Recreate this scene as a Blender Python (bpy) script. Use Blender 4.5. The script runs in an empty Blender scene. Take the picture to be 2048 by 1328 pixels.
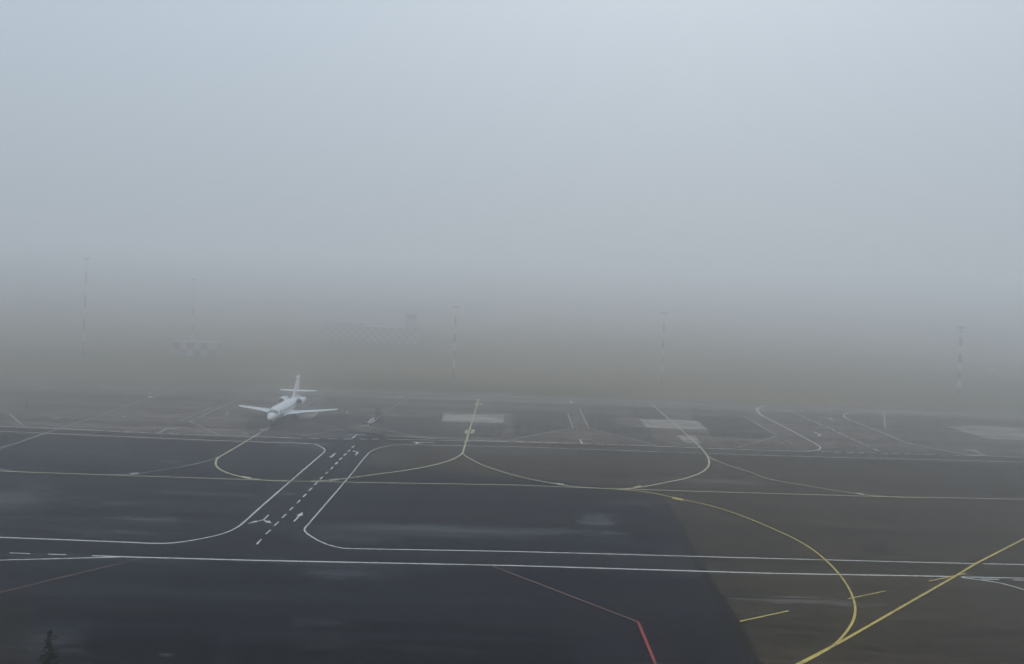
import bpy, bmesh, math, random
from math import radians as R, sin, cos, pi
from mathutils import Vector, Matrix
random.seed(7)
S = bpy.context.scene
C = S.collection

# ------------------------------------------------------------------ camera, light, exposure
W_PX, H_PX = 2048.0, 1328.0
F_PX, CAM_H, ROLL, HOR_X, HOR_Y = 1486.0, 27.8, R(2.2), 1024.0, 566.0
cam_d = bpy.data.cameras.new('camera')
cam = bpy.data.objects.new('camera', cam_d)
C.objects.link(cam)
cam_d.sensor_width = 36.0
cam_d.lens = 36.0 * F_PX / W_PX
cam_d.shift_y = -(H_PX / 2 - HOR_Y) / W_PX
cam_d.clip_start, cam_d.clip_end = 0.5, 9000
cam.matrix_world = Matrix.Translation((0, 0, CAM_H)) @ Matrix.Rotation(pi / 2, 4, 'X') @ Matrix.Rotation(ROLL, 4, 'Z')
S.camera = cam

SUN_EL, SUN_AZ = R(44), R(14)          # high, ahead and slightly to the right, behind the fog
world = bpy.data.worlds.new('World')
S.world = world
world.use_nodes = True
wn, wl = world.node_tree.nodes, world.node_tree.links
wn.clear()
w_out = wn.new('ShaderNodeOutputWorld')
w_bg = wn.new('ShaderNodeBackground')
w_bg.inputs['Strength'].default_value = 0.1
w_sky = wn.new('ShaderNodeTexSky')
w_sky.sky_type = 'NISHITA'
w_sky.sun_disc = False
w_sky.sun_elevation = SUN_EL
w_sky.sun_rotation = SUN_AZ
w_sky.dust_density = 4.0
# overcast cloud: luminance (1 + 2 sin(elevation)) / 3 of the zenith all round
w_tc = wn.new('ShaderNodeTexCoord')
w_sep = wn.new('ShaderNodeSeparateXYZ')
w_max = wn.new('ShaderNodeMath'); w_max.operation = 'MAXIMUM'; w_max.inputs[1].default_value = 0.0
w_mad = wn.new('ShaderNodeMath'); w_mad.operation = 'MULTIPLY_ADD'
ZENITH = 10.6
w_mad.inputs[1].default_value = ZENITH * 0.68
w_mad.inputs[2].default_value = ZENITH * 0.31
w_col = wn.new('ShaderNodeVectorMath'); w_col.operation = 'SCALE'
w_col.inputs[0].default_value = (0.845, 0.982, 1.118)
w_mix = wn.new('ShaderNodeMix'); w_mix.data_type = 'RGBA'
w_mix.inputs['Factor'].default_value = 0.93
wl.new(w_tc.outputs['Generated'], w_sep.inputs[0])
wl.new(w_sep.outputs['Z'], w_max.inputs[0])
wl.new(w_max.outputs[0], w_mad.inputs[0])
wl.new(w_mad.outputs[0], w_col.inputs['Scale'])
wl.new(w_sky.outputs[0], w_mix.inputs['A'])
wl.new(w_col.outputs[0], w_mix.inputs['B'])
wl.new(w_mix.outputs['Result'], w_bg.inputs['Color'])
wl.new(w_bg.outputs[0], w_out.inputs['Surface'])

sun_d = bpy.data.lights.new('sun', 'SUN')
sun_d.energy = 0.6
sun_d.angle = R(179)
sun_d.color = (0.91, 0.975, 1.0)
sun = bpy.data.objects.new('sun', sun_d)
C.objects.link(sun)
sun.location = (0, 0, 300)
sv = Vector((sin(SUN_AZ) * cos(SUN_EL), cos(SUN_AZ) * cos(SUN_EL), sin(SUN_EL)))
sun.rotation_euler = (-sv).to_track_quat('-Z', 'Y').to_euler()

S.view_settings.view_transform = 'Standard'
S.view_settings.look = 'None'
S.view_settings.exposure = 0.0
S.view_settings.gamma = 1.0
S.view_settings.use_curve_mapping = False
S.render.engine = 'CYCLES'
S.cycles.use_denoising = True
S.cycles.volume_bounces = 8
S.cycles.max_bounces = 12

HAZE_DENSITY, HAZE_G = 0.0067, 0.93
HAZE_COL = (0.978, 0.982, 0.996)

# ------------------------------------------------------------------ helpers
CR, SR = cos(ROLL), sin(ROLL)

def P(u, v, z=0.0):
    """the world point at height z seen at photograph pixel (u, v): used to survey the flat apron"""
    a, b = u - HOR_X, v - HOR_Y
    x, y = a * CR + b * SR, -a * SR + b * CR
    d = F_PX * (CAM_H - z) / y
    return Vector((x * d / F_PX, d, z))

def link(name, mesh, mat=None, parent=None):
    o = bpy.data.objects.new(name, mesh)
    C.objects.link(o)
    if mat is not None:
        for m in (mat if isinstance(mat, (list, tuple)) else [mat]):
            mesh.materials.append(m)
    if parent is not None:
        o.parent = parent
    return o

def obj(name, bm, mat=None, parent=None, smooth=False):
    me = bpy.data.meshes.new(name)
    bmesh.ops.recalc_face_normals(bm, faces=bm.faces)
    bm.to_mesh(me)
    bm.free()
    if smooth:
        for p in me.polygons:
            p.use_smooth = True
    return link(name, me, mat, parent)

def thing(name, label, cat, loc=(0, 0, 0), rz=0.0, group=None):
    o = bpy.data.objects.new(name, None)
    C.objects.link(o)
    o.location = loc
    o.rotation_euler = (0, 0, rz)
    tag(o, label, cat, group)
    return o

def tag(o, label, cat, group=None):
    o['label'] = label
    o['category'] = cat
    if group:
        o['group'] = group
    return o

def struct(o):
    o['kind'] = 'structure'
    return o

def copy_tree(o, parent=None):
    c = o.copy()
    C.objects.link(c)
    if parent is not None:
        c.parent = parent
    for ch in [x for x in bpy.data.objects if x.parent == o]:
        copy_tree(ch, c)
    return c

def add_box(bm, lo, hi, M=None):
    vs = []
    for x in (lo[0], hi[0]):
        for y in (lo[1], hi[1]):
            for z in (lo[2], hi[2]):
                p = Vector((x, y, z))
                vs.append(bm.verts.new(M @ p if M else p))
    for f in ((0, 1, 3, 2), (4, 6, 7, 5), (0, 4, 5, 1), (2, 3, 7, 6), (0, 2, 6, 4), (1, 5, 7, 3)):
        bm.faces.new([vs[i] for i in f])
    return bm

def add_tube(bm, p0, p1, r0, r1=None, n=10, cap=True):
    p0, p1 = Vector(p0), Vector(p1)
    r1 = r0 if r1 is None else r1
    d = (p1 - p0).normalized()
    a = d.orthogonal().normalized()
    b = d.cross(a)
    rings = []
    for p, r in ((p0, r0), (p1, r1)):
        rings.append([bm.verts.new(p + a * r * cos(2 * pi * i / n) + b * r * sin(2 * pi * i / n)) for i in range(n)])
    for i in range(n):
        j = (i + 1) % n
        bm.faces.new((rings[0][i], rings[0][j], rings[1][j], rings[1][i]))
    if cap:
        bm.faces.new(rings[0][::-1])
        bm.faces.new(rings[1])
    return bm

def loft(bm, rings, cap=True, closed=True):
    vr = [[bm.verts.new(p) for p in r] for r in rings]
    n = len(vr[0])
    for k in range(len(vr) - 1):
        for i in range(n if closed else n - 1):
            j = (i + 1) % n
            bm.faces.new((vr[k][i], vr[k][j], vr[k + 1][j], vr[k + 1][i]))
    if cap and closed:
        bm.faces.new(vr[0][::-1])
        bm.faces.new(vr[-1])
    return bm

def lathe_y(bm, prof, cx, cz, n=28):
    """profile of (y, radius) turned about an axis along Y"""
    rings = [[Vector((cx + r * cos(2 * pi * i / n), y, cz + r * sin(2 * pi * i / n))) for i in range(n)] for y, r in prof]
    return loft(bm, rings, cap=False)

def lathe_z(bm, prof, n=20, c=(0, 0, 0)):
    rings = [[Vector((c[0] + r * cos(2 * pi * i / n), c[1] + r * sin(2 * pi * i / n), c[2] + z)) for i in range(n)] for z, r in prof]
    return loft(bm, rings, cap=True)

# ------------------------------------------------------------------ materials
def new_mat(name):
    m = bpy.data.materials.new(name)
    m.use_nodes = True
    nt = m.node_tree
    return m, nt, nt.nodes, nt.links, nt.nodes['Principled BSDF']

def set_spec(b, v):
    b.inputs['Specular IOR Level'].default_value = v

def noise(nt, coord, scale, detail=4, rough=0.55, stretch=(1, 1, 1), dist=0.0):
    mp = nt.nodes.new('ShaderNodeMapping')
    mp.inputs['Scale'].default_value = stretch
    nt.links.new(coord, mp.inputs['Vector'])
    n = nt.nodes.new('ShaderNodeTexNoise')
    n.inputs['Scale'].default_value = scale
    n.inputs['Detail'].default_value = detail
    n.inputs['Roughness'].default_value = rough
    n.inputs['Distortion'].default_value = dist
    nt.links.new(mp.outputs[0], n.inputs['Vector'])
    return n.outputs['Fac']

def ramp(nt, fac, stops):
    r = nt.nodes.new('ShaderNodeValToRGB')
    e = r.color_ramp.elements
    while len(e) < len(stops):
        e.new(0.5)
    for el, (p, c) in zip(e, stops):
        el.position = p
        el.color = (c, c, c, 1) if isinstance(c, (int, float)) else (*c, 1)
    nt.links.new(fac, r.inputs['Fac'])
    return r.outputs['Color']

def mixc(nt, fac, a, b, mode='MIX'):
    m = nt.nodes.new('ShaderNodeMix')
    m.data_type = 'RGBA'
    m.blend_type = mode
    for key, v in (('Factor', fac), ('A', a), ('B', b)):
        if isinstance(v, (int, float)):
            m.inputs[key].default_value = v if key == 'Factor' else (v, v, v, 1)
        elif isinstance(v, tuple):
            m.inputs[key].default_value = (*v, 1)
        else:
            nt.links.new(v, m.inputs[key])
    return m.outputs['Result']

def math_n(nt, op, a, b=None, clamp=False):
    m = nt.nodes.new('ShaderNodeMath')
    m.operation = op
    m.use_clamp = clamp
    for i, v in enumerate((a, b)):
        if v is None:
            continue
        if isinstance(v, (int, float)):
            m.inputs[i].default_value = v
        else:
            nt.links.new(v, m.inputs[i])
    return m.outputs[0]

def plain(name, col, rough=0.5, metal=0.0, spec=0.4, var=0.12, scale=3.0):
    m, nt, N, L, b = new_mat(name)
    tc = N.new('ShaderNodeTexCoord')
    f = noise(nt, tc.outputs['Object'], scale, 5)
    lo = tuple(c * (1 - var) for c in col)
    hi = tuple(min(1, c * (1 + var)) for c in col)
    L.new(ramp(nt, f, [(0.3, lo), (0.7, hi)]), b.inputs['Base Color'])
    b.inputs['Roughness'].default_value = rough
    b.inputs['Metallic'].default_value = metal
    set_spec(b, spec)
    return m

# drier, paler areas of the damp pavement: (pixel centre, half size in pixels, strength)
STAINS = [
    (340, 924, 34, 4, .75), (615, 891, 60, 9, .55), (560, 884, 90, 4, .4), (575, 987, 40, 5, .5), (385, 986, 100, 7, .45),
    (480, 990, 60, 4, .4), (235, 1005, 55, 6, .35), (20, 1000, 95, 26, .6), (60, 975, 60, 10, .35), (870, 1060, 270, 15, .6),
    (1080, 1063, 110, 9, .5), (700, 1076, 120, 14, .35), (300, 1038, 90, 7, .5), (240, 1066, 150, 8, .35), (1190, 1040, 34, 12, .6),
    (1225, 1067, 30, 4, .5), (690, 1146, 110, 14, .42), (640, 1128, 330, 10, .28), (1250, 1003, 90, 7, .35), (1440, 963, 130, 7, .5),
    (90, 1285, 80, 40, .30), (30, 1300, 40, 20, .35), (1590, 1201, 150, 7, .8), (250, 1118, 300, 8, .25), (700, 872, 42, 6, .7),
    (1000, 900, 190, 14, .3), (770, 915, 40, 18, .35), (1490, 865, 40, 10, .3), (180, 905, 200, 8, .25), (1370, 1125, 40, 50, .18),
    (640, 1245, 90, 8, .22), (670, 1290, 70, 14, .22), (850, 1296, 50, 8, .2), (340, 1312, 26, 5, .35), (1200, 1110, 200, 10, .2),
]

def stain_mask(nt, coord):
    nz = nt.nodes.new('ShaderNodeTexNoise')
    nz.inputs['Scale'].default_value = 0.35
    nz.inputs['Detail'].default_value = 6
    nt.links.new(coord, nz.inputs['Vector'])
    wob = nt.nodes.new('ShaderNodeVectorMath'); wob.operation = 'MULTIPLY_ADD'
    nt.links.new(nz.outputs['Color'], wob.inputs[0])
    wob.inputs[1].default_value = (9, 3.2, 0)
    nt.links.new(coord, wob.inputs[2])
    acc = None
    for (u, v, du, dv, k) in STAINS:
        c = P(u, v)
        rx = (P(u + du, v) - P(u - du, v)).length / 2
        ry = abs(P(u, v - dv).y - P(u, v + dv).y) / 2
        sub = nt.nodes.new('ShaderNodeVectorMath'); sub.operation = 'SUBTRACT'
        nt.links.new(wob.outputs[0], sub.inputs[0])
        sub.inputs[1].default_value = (c.x + 4.5, c.y + 1.6, 0)
        mul = nt.nodes.new('ShaderNodeVectorMath'); mul.operation = 'MULTIPLY'
        nt.links.new(sub.outputs[0], mul.inputs[0])
        mul.inputs[1].default_value = (1 / rx, 1 / ry, 0)
        ln = nt.nodes.new('ShaderNodeVectorMath'); ln.operation = 'LENGTH'
        nt.links.new(mul.outputs[0], ln.inputs[0])
        mr = nt.nodes.new('ShaderNodeMapRange')
        mr.interpolation_type = 'SMOOTHSTEP'
        mr.inputs['From Min'].default_value = 1.25
        mr.inputs['From Max'].default_value = 0.25
        mr.inputs['To Max'].default_value = k
        nt.links.new(ln.outputs['Value'], mr.inputs['Value'])
        acc = mr.outputs[0] if acc is None else math_n(nt, 'MAXIMUM', acc, mr.outputs[0])
    return acc

def asphalt(name, base, pale, rough_lo, rough_hi, spec, cracks=0.0, streak=1.0, stains=True, dust=None, dust_amt=0.8):
    m, nt, N, L, b = new_mat(name)
    tc = N.new('ShaderNodeTexCoord')
    co = tc.outputs['Object']
    # laying lanes and damp streaks run along the taxi lane (X)
    big = noise(nt, co, 1.0, 6, 0.6, (0.012, 0.22, 1), 0.6)
    mid = noise(nt, co, 1.0, 6, 0.65, (0.05, 0.9, 1), 0.4)
    blot = noise(nt, co, 0.06, 6, 0.6)
    fine = noise(nt, co, 9.0, 3, 0.7)
    s = math_n(nt, 'ADD', math_n(nt, 'MULTIPLY', big, 0.5), math_n(nt, 'MULTIPLY', mid, 0.25))
    s = math_n(nt, 'ADD', s, math_n(nt, 'MULTIPLY', blot, 0.25))
    lo = tuple(c * (1 - 0.42 * streak) for c in base)
    hi = tuple(c * (1 + 0.50 * streak) for c in base)
    col = ramp(nt, s, [(0.40, lo), (0.5, base), (0.60, hi)])
    grain = noise(nt, co, 1.0, 6, 0.72, (0.16, 1.1, 1), 0.3)
    col = mixc(nt, 1.0, col, ramp(nt, grain, [(0.36, 0.42), (0.64, 1.65)]), 'MULTIPLY')
    lanes = noise(nt, co, 1.0, 2, 0.4, (0.002, 0.19, 1), 0.0)
    col = mixc(nt, 1.0, col, ramp(nt, lanes, [(0.40, 0.72), (0.47, 1.0), (0.53, 1.0), (0.60, 1.35)]), 'MULTIPLY')
    col = mixc(nt, 1.0, col, ramp(nt, fine, [(0.25, 0.72), (0.75, 1.28)]), 'MULTIPLY')
    ro = ramp(nt, s, [(0.36, rough_lo), (0.64, rough_hi)])
    if dust is not None:
        # thin dusty, drier streaks drawn out along the lane by sweepers and tyres
        d1 = noise(nt, co, 1.0, 7, 0.62, (0.008, 0.33, 1), 0.25)
        d2 = noise(nt, co, 1.0, 5, 0.6, (0.03, 1.3, 1), 0.3)
        d3 = noise(nt, co, 0.03, 4, 0.5)
        dd = math_n(nt, 'ADD', math_n(nt, 'MULTIPLY', d1, 0.55), math_n(nt, 'ADD', math_n(nt, 'MULTIPLY', d2, 0.25), math_n(nt, 'MULTIPLY', d3, 0.2)))
        dm = ramp(nt, dd, [(0.44, 0.0), (0.53, 0.45), (0.62, 1.0)])
        col = mixc(nt, math_n(nt, 'MULTIPLY', dm, dust_amt), col, dust)
    if stains:
        sm = stain_mask(nt, co)
        tex = ramp(nt, noise(nt, co, 1.0, 6, 0.65, (0.03, 1.7, 1), 0.3), [(0.38, 0.2), (0.62, 1.0)])
        sm = math_n(nt, 'MULTIPLY', sm, tex, True)
        col = mixc(nt, sm, col, pale)
        ro = mixc(nt, sm, ro, 0.7)
    if cracks > 0:
        vo = N.new('ShaderNodeTexVoronoi')
        vo.feature = 'DISTANCE_TO_EDGE'
        mp = N.new('ShaderNodeMapping')
        mp.inputs['Scale'].default_value = (0.085, 0.16, 1)
        dn = N.new('ShaderNodeTexNoise')
        dn.inputs['Scale'].default_value = 0.5
        dn.inputs['Detail'].default_value = 5
        L.new(co, dn.inputs['Vector'])
        av = N.new('ShaderNodeVectorMath'); av.operation = 'MULTIPLY_ADD'
        L.new(dn.outputs['Color'], av.inputs[0])
        av.inputs[1].default_value = (5, 5, 0)
        L.new(co, av.inputs[2])
        L.new(av.outputs[0], mp.inputs['Vector'])
        L.new(mp.outputs[0], vo.inputs['Vector'])
        vo.inputs['Scale'].default_value = 1.0
        cm = ramp(nt, vo.outputs['Distance'], [(0.0, 1.0), (0.012, 0.0)])
        gate = ramp(nt, noise(nt, co, 0.05, 3), [(0.45, 0.0), (0.6, 1.0)])
        cm = math_n(nt, 'MULTIPLY', math_n(nt, 'MULTIPLY', cm, gate), cracks)
        col = mixc(nt, cm, col, tuple(c * 0.35 for c in base))
    L.new(col, b.inputs['Base Color'])
    L.new(ro, b.inputs['Roughness'])
    bp = N.new('ShaderNodeBump')
    bp.inputs['Strength'].default_value = 0.25
    bp.inputs['Distance'].default_value = 0.01
    L.new(fine, bp.inputs['Height'])
    L.new(bp.outputs[0], b.inputs['Normal'])
    set_spec(b, spec)
    return m

M_OLD = asphalt('old_asphalt', (0.029, 0.0215, 0.0150), (0.19, 0.175, 0.16), 0.5, 0.78, 0.05, cracks=0.9, streak=0.6, dust=(0.060, 0.048, 0.036), dust_amt=.7)
M_NEW = asphalt('new_asphalt', (0.0028, 0.0042, 0.0100), (0.135, 0.14, 0.15), 0.46, 0.75, 0.05, streak=0.85, dust=(0.0185, 0.0200, 0.0265))
M_PATCH = asphalt('patch_asphalt', (0.060, 0.052, 0.047), (0.07, 0.072, 0.078), 0.5, 0.75, 0.05, streak=0.5, stains=False)
M_STAND = asphalt('stand_asphalt', (0.112, 0.091, 0.074), (0.18, 0.132, 0.122), 0.5, 0.78, 0.06, streak=0.5)
M_WORN = asphalt('worn_asphalt', (0.0105, 0.0092, 0.0095), (0.05, 0.045, 0.045), 0.5, 0.78, 0.05, streak=0.8)
M_NEW_DARK = asphalt('darker_fresh_asphalt', (0.0022, 0.0029, 0.0062), (0.15, 0.155, 0.165), 0.5, 0.78, 0.04, streak=0.9, dust=(0.015, 0.016, 0.0195), dust_amt=.6)
M_NEW_PALE = asphalt('paler_fresh_asphalt', (0.0075, 0.0090, 0.0140), (0.15, 0.155, 0.165), 0.5, 0.78, 0.05, streak=0.9, dust=(0.036, 0.038, 0.045))
M_JOINT = asphalt('joint_asphalt', (0.0060, 0.0060, 0.0060), (0.05, 0.05, 0.05), 0.5,0.7,0.04, streak=0.6, stains=False)
M_CONC = asphalt('concrete', (0.30, 0.268, 0.232), (0.25, 0.25, 0.25), 0.6, 0.8, 0.2, streak=0.25, stains=False)
M_VERGE = asphalt('dusty_pavement', (0.13, 0.116, 0.098), (0.1, 0.1, 0.1), 0.55, 0.8, 0.2, streak=0.8, stains=False)

def paint(name, col, under, wear):
    m, nt, N, L, b = new_mat(name)
    tc = N.new('ShaderNodeTexCoord')
    co = tc.outputs['Object']
    w = noise(nt, co, 1.3, 8, 0.75)
    w2 = noise(nt, co, 0.12, 4, 0.6)
    s = math_n(nt, 'ADD', math_n(nt, 'MULTIPLY', w, 0.65), math_n(nt, 'MULTIPLY', w2, 0.35))
    mask = ramp(nt, s, [(wear - 0.10, 0.0), (wear + 0.10, 1.0)])
    L.new(mixc(nt, mask, under, col), b.inputs['Base Color'])
    b.inputs['Roughness'].default_value = 0.6
    set_spec(b, 0.2)
    return m

M_WHITE = paint('white_line_paint', (0.74, 0.72, 0.67), (0.16, 0.16, 0.155), 0.42)
M_WHITE_OLD = paint('worn_white_paint', (0.68, 0.67, 0.64), (0.2, 0.2, 0.2), 0.40)
M_FAINT = paint('faded_line_paint', (0.40, 0.39, 0.36), (0.12, 0.12, 0.115), 0.42)
M_YEL = paint('yellow_line_paint', (0.66, 0.50, 0.13), (0.20, 0.16, 0.07), 0.43)
M_YEL_PALE = paint('faded_yellow_paint', (0.58, 0.53, 0.33), (0.17, 0.16, 0.1), 0.40)
M_RED = paint('red_line_paint', (0.42, 0.06, 0.055), (0.13, 0.04, 0.04), 0.43)
M_RED_OLD = paint('faded_red_paint', (0.21, 0.105, 0.085), (0.06, 0.048, 0.045), 0.42)
M_DARKMARK = plain('dark_mark_paint', (0.03, 0.03, 0.03), 0.6)

def grass_mat():
    m, nt, N, L, b = new_mat('winter_grass')
    tc = N.new('ShaderNodeTexCoord')
    co = tc.outputs['Object']
    a = noise(nt, co, 1.0, 6, 0.6, (0.01, 0.03, 1), 0.5)
    c = noise(nt, co, 0.4, 6, 0.7)
    f = noise(nt, co, 6.0, 4, 0.7)
    col = ramp(nt, a, [(0.33, (0.130, 0.128, 0.075)), (0.5, (0.200, 0.160, 0.095)), (0.66, (0.27, 0.205, 0.125))])
    col = mixc(nt, 1.0, col, ramp(nt, c, [(0.3, 0.7), (0.7, 1.25)]), 'MULTIPLY')
    col = mixc(nt, 1.0, col, ramp(nt, f, [(0.3, 0.75), (0.7, 1.2)]), 'MULTIPLY')
    L.new(col, b.inputs['Base Color'])
    b.inputs['Roughness'].default_value = 0.9
    set_spec(b, 0.1)
    bp = N.new('ShaderNodeBump')
    bp.inputs['Distance'].default_value = 0.15
    L.new(f, bp.inputs['Height'])
    L.new(bp.outputs[0], b.inputs['Normal'])
    return m

M_GRASS = grass_mat()
M_JET = plain('white_aircraft_paint', (0.90, 0.91, 0.92), 0.28, 0, 0.5, 0.03, 0.8)
M_JETGREY = plain('pale_grey_paint', (0.55, 0.57, 0.58), 0.35, 0, 0.5, 0.05)
M_CHROME = plain('polished_metal', (0.62, 0.63, 0.64), 0.25, 0.9, 0.5, 0.05)
M_GLASS = plain('dark_cockpit_glass', (0.006, 0.008, 0.009), 0.15, 0, 0.5, 0.1)
M_FAN = plain('fan_face', (0.016, 0.010, 0.008), 0.5, 0.3, 0.4, 0.2, 6)
M_STRIPE = plain('dark_blue_stripe', (0.03, 0.04, 0.08), 0.35)
M_TYRE = plain('tyre_rubber', (0.02, 0.02, 0.021), 0.8)
M_STEEL = plain('galvanised_steel', (0.30, 0.305, 0.31), 0.5, 0.3)
M_DKSTEEL = plain('dark_steel', (0.05, 0.05, 0.052), 0.55, 0.2)
M_MWHITE = plain('mast_white_paint', (0.80, 0.79, 0.77), 0.5)
M_MRED = plain('mast_red_paint', (0.40, 0.20, 0.17), 0.5)  # muted red: part of the fog's fading is put into this colour
M_CLAD_W = plain('hazed_white_cladding', (0.58, 0.575, 0.555), 0.6)  # white and red drawn close: haze over the far walls painted in
M_CLAD_R = plain('hazed_red_cladding', (0.37, 0.27, 0.245), 0.6)  # red paled with painted-in haze, to lower the far contrast
M_LAMPGL = plain('floodlight_glass', (0.30, 0.31, 0.32), 0.2)
M_CONE = plain('cone_white', (0.75, 0.75, 0.74), 0.5)
M_CONERED = plain('cone_red', (0.5, 0.07, 0.04), 0.5)
M_RUBBER = plain('black_rubber', (0.03, 0.03, 0.03), 0.8)
M_GREYPL = plain('grey_plastic', (0.33, 0.34, 0.36), 0.5)
M_BARK = plain('bark', (0.045, 0.036, 0.028), 0.9, 0, 0.1, 0.3, 8)
M_NEEDLE = plain('spruce_needles', (0.014, 0.0125, 0.0075), 0.8, 0, 0.15, 0.4, 5)
M_ROOF = plain('hazed_roofing', (0.42, 0.415, 0.41), 0.7)  # lightened roof tone, with the fog's paling put into the colour
M_SOIL = plain('bed_soil', (0.05, 0.042, 0.033), 0.9)

# ------------------------------------------------------------------ ground
def sheet(name, pts, z, mat, parent=None):
    bm = bmesh.new()
    f = bm.faces.new([bm.verts.new((p[0], p[1], z)) for p in pts])
    bmesh.ops.triangulate(bm, faces=[f])
    o = obj(name, bm, mat, parent)
    if o.data.polygons and o.data.polygons[0].normal.z < 0:
        o.data.flip_normals()
    return o

def px(pts):
    return [P(*p) for p in pts]

struct(sheet('grass_field', [(-1600, -260), (1600, -260), (1600, 2400), (-1600, 2400)], -0.03, M_GRASS))
edge_l, edge_r = P(0, 756), P(2048, 824)
slope = (edge_r.y - edge_l.y) / (edge_r.x - edge_l.x)
far_y = lambda x: edge_l.y + slope * (x - edge_l.x)
apron = struct(sheet('apron', [(-700, 44), (700, 44), (700, far_y(700)), (-700, far_y(-700))], 0.0, M_OLD))

z_new = 0.0056
sheet('fresh_asphalt', px([(-500, 846), (0, 866), (300, 878), (512, 886), (600, 884), (668, 871), (705, 862), (770, 868), (762, 884), (742, 908),
                          (728, 932), (850, 938), (1024, 955), (1140, 966), (1309, 985), (1330, 1005), (1352, 1050), (1374, 1100), (1402, 1150),
                          (1429, 1200), (1465, 1260), (1505, 1325), (1545, 1390)]) + [(-90, 48), (-230, 60)], z_new, M_NEW, apron)
# the patched stretch of old pavement at the lower left edge
sheet('worn_patch', px([(-300, 1180), (0, 1180), (52, 1176), (70, 1240), (60, 1300), (78, 1345), (-300, 1345)]), 0.008, M_WORN, apron)
# joints and repair patches
def ribbon(name, pts, w, z, mat, parent=None, smooth=False, world=False):
    q = [Vector((p[0], p[1], 0)) for p in pts] if world else [P(*p) for p in pts]
    if smooth and len(q) > 2:
        out = []
        ext = [q[0] * 2 - q[1]] + q + [q[-1] * 2 - q[-2]]
        for i in range(1, len(ext) - 2):
            p0, p1, p2, p3 = ext[i - 1:i + 3]
            t0 = 0.0
            t1 = t0 + max((p1 - p0).length, 1e-4) ** 0.5
            t2 = t1 + max((p2 - p1).length, 1e-4) ** 0.5
            t3 = t2 + max((p3 - p2).length, 1e-4) ** 0.5
            n = 8
            for k in range(n):
                t = t1 + (t2 - t1) * k / n
                a1 = p0 * ((t1 - t) / (t1 - t0)) + p1 * ((t - t0) / (t1 - t0))
                a2 = p1 * ((t2 - t) / (t2 - t1)) + p2 * ((t - t1) / (t2 - t1))
                a3 = p2 * ((t3 - t) / (t3 - t2)) + p3 * ((t - t2) / (t3 - t2))
                b1 = a1 * ((t2 - t) / (t2 - t0)) + a2 * ((t - t0) / (t2 - t0))
                b2 = a2 * ((t3 - t) / (t3 - t1)) + a3 * ((t - t1) / (t3 - t1))
                out.append(b1 * ((t2 - t) / (t2 - t1)) + b2 * ((t - t1) / (t2 - t1)))
        out.append(q[-1])
        q = out
    bm = bmesh.new()
    prev = None
    for i, p in enumerate(q):
        d0 = (q[i] - q[i - 1]).normalized() if i > 0 else (q[1] - q[0]).normalized()
        d1 = (q[i + 1] - q[i]).normalized() if i < len(q) - 1 else d0
        t = (d0 + d1)
        t = t.normalized() if t.length > 1e-3 else d0
        nrm = Vector((-t.y, t.x, 0))
        k = 1.0 / max(0.45, abs(nrm.dot(Vector((-d0.y, d0.x, 0)))))
        a = bm.verts.new((p.x + nrm.x * w / 2 * k, p.y + nrm.y * w / 2 * k, z))
        b = bm.verts.new((p.x - nrm.x * w / 2 * k, p.y - nrm.y * w / 2 * k, z))
        if prev:
            bm.faces.new((prev[0], prev[1], b, a))
        prev = (a, b)
    o = obj(name, bm, mat, parent)
    if o.data.polygons[0].normal.z < 0:
        o.data.flip_normals()
    return o

for mt, pts in ((M_NEW_PALE, [(1161, 1024), (1242, 1026), (1262, 1086), (1172, 1085)]), (M_NEW_DARK, [(470, 1276), (760, 1279), (1150, 1284), (1165, 1400), (430, 1400)]),
                (M_NEW_PALE, [(640, 1050), (1160, 1053), (1166, 1068), (640, 1064)]), (M_NEW_DARK, [(1130, 986), (1230, 988), (1236, 1003), (1140, 1001)]),
                (M_NEW_DARK, [(60, 1258), (440, 1268), (420, 1400), (110, 1400)]), (M_NEW_PALE, [(600, 1144), (760, 1147), (752, 1154), (606, 1152)])):
    sheet('repair_patch', px(pts), 0.0066, mt, apron)
rj = random.Random(5)
jin = [(1306, 984), (1329, 1005), (1351, 1050), (1373, 1100), (1401, 1150), (1428, 1200), (1464, 1260), (1504, 1325), (1544, 1390)]
jout = [(1560, 1390), (1516, 1312), (1490, 1262), (1468, 1222), (1459, 1208), (1442, 1187), (1418, 1146), (1394, 1105), (1364, 1052), (1336, 1004), (1311, 984)]
def rough_line(pts, amp, n=9):
    out = []
    for a, b in zip(pts, pts[1:]):
        for k in range(n):
            p = P(*a).lerp(P(*b), k / n)
            out.append(p + Vector((rj.uniform(-amp, amp), rj.uniform(-amp, amp) * .4, 0)))
    return out + [P(*pts[-1])]
sheet('asphalt_joint', rough_line(jin, .14) + rough_line(jout, .12), 0.0072, M_JOINT, apron)
for pts in ([(495, 866), (488, 848), (508, 832), (600, 826), (735, 827), (742, 836), (705, 861), (668, 870), (600, 883), (512, 885)],
            [(757, 833), (886, 833), (880, 851), (1012, 851), (1002, 874), (774, 867), (744, 852)],
            [(1026, 827), (1132, 829), (1146, 856), (1080, 867), (1026, 878)],
            [(1166, 831), (1226, 832), (1238, 852), (1300, 856), (1312, 888), (1178, 857)],
            [(1256, 816), (1311, 816), (1336, 838), (1278, 838)],
            [(1381, 831), (1488, 833), (1532, 862), (1540, 878), (1424, 874)],
            [(1714, 1091), (1762, 1088), (1800, 1110), (1748, 1110)]):
    sheet('asphalt_patch', px(pts), 0.0076 if pts[0][0] > 500 else 0.0095, M_PATCH if pts[0][1] < 1000 else M_WORN, apron)
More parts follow.
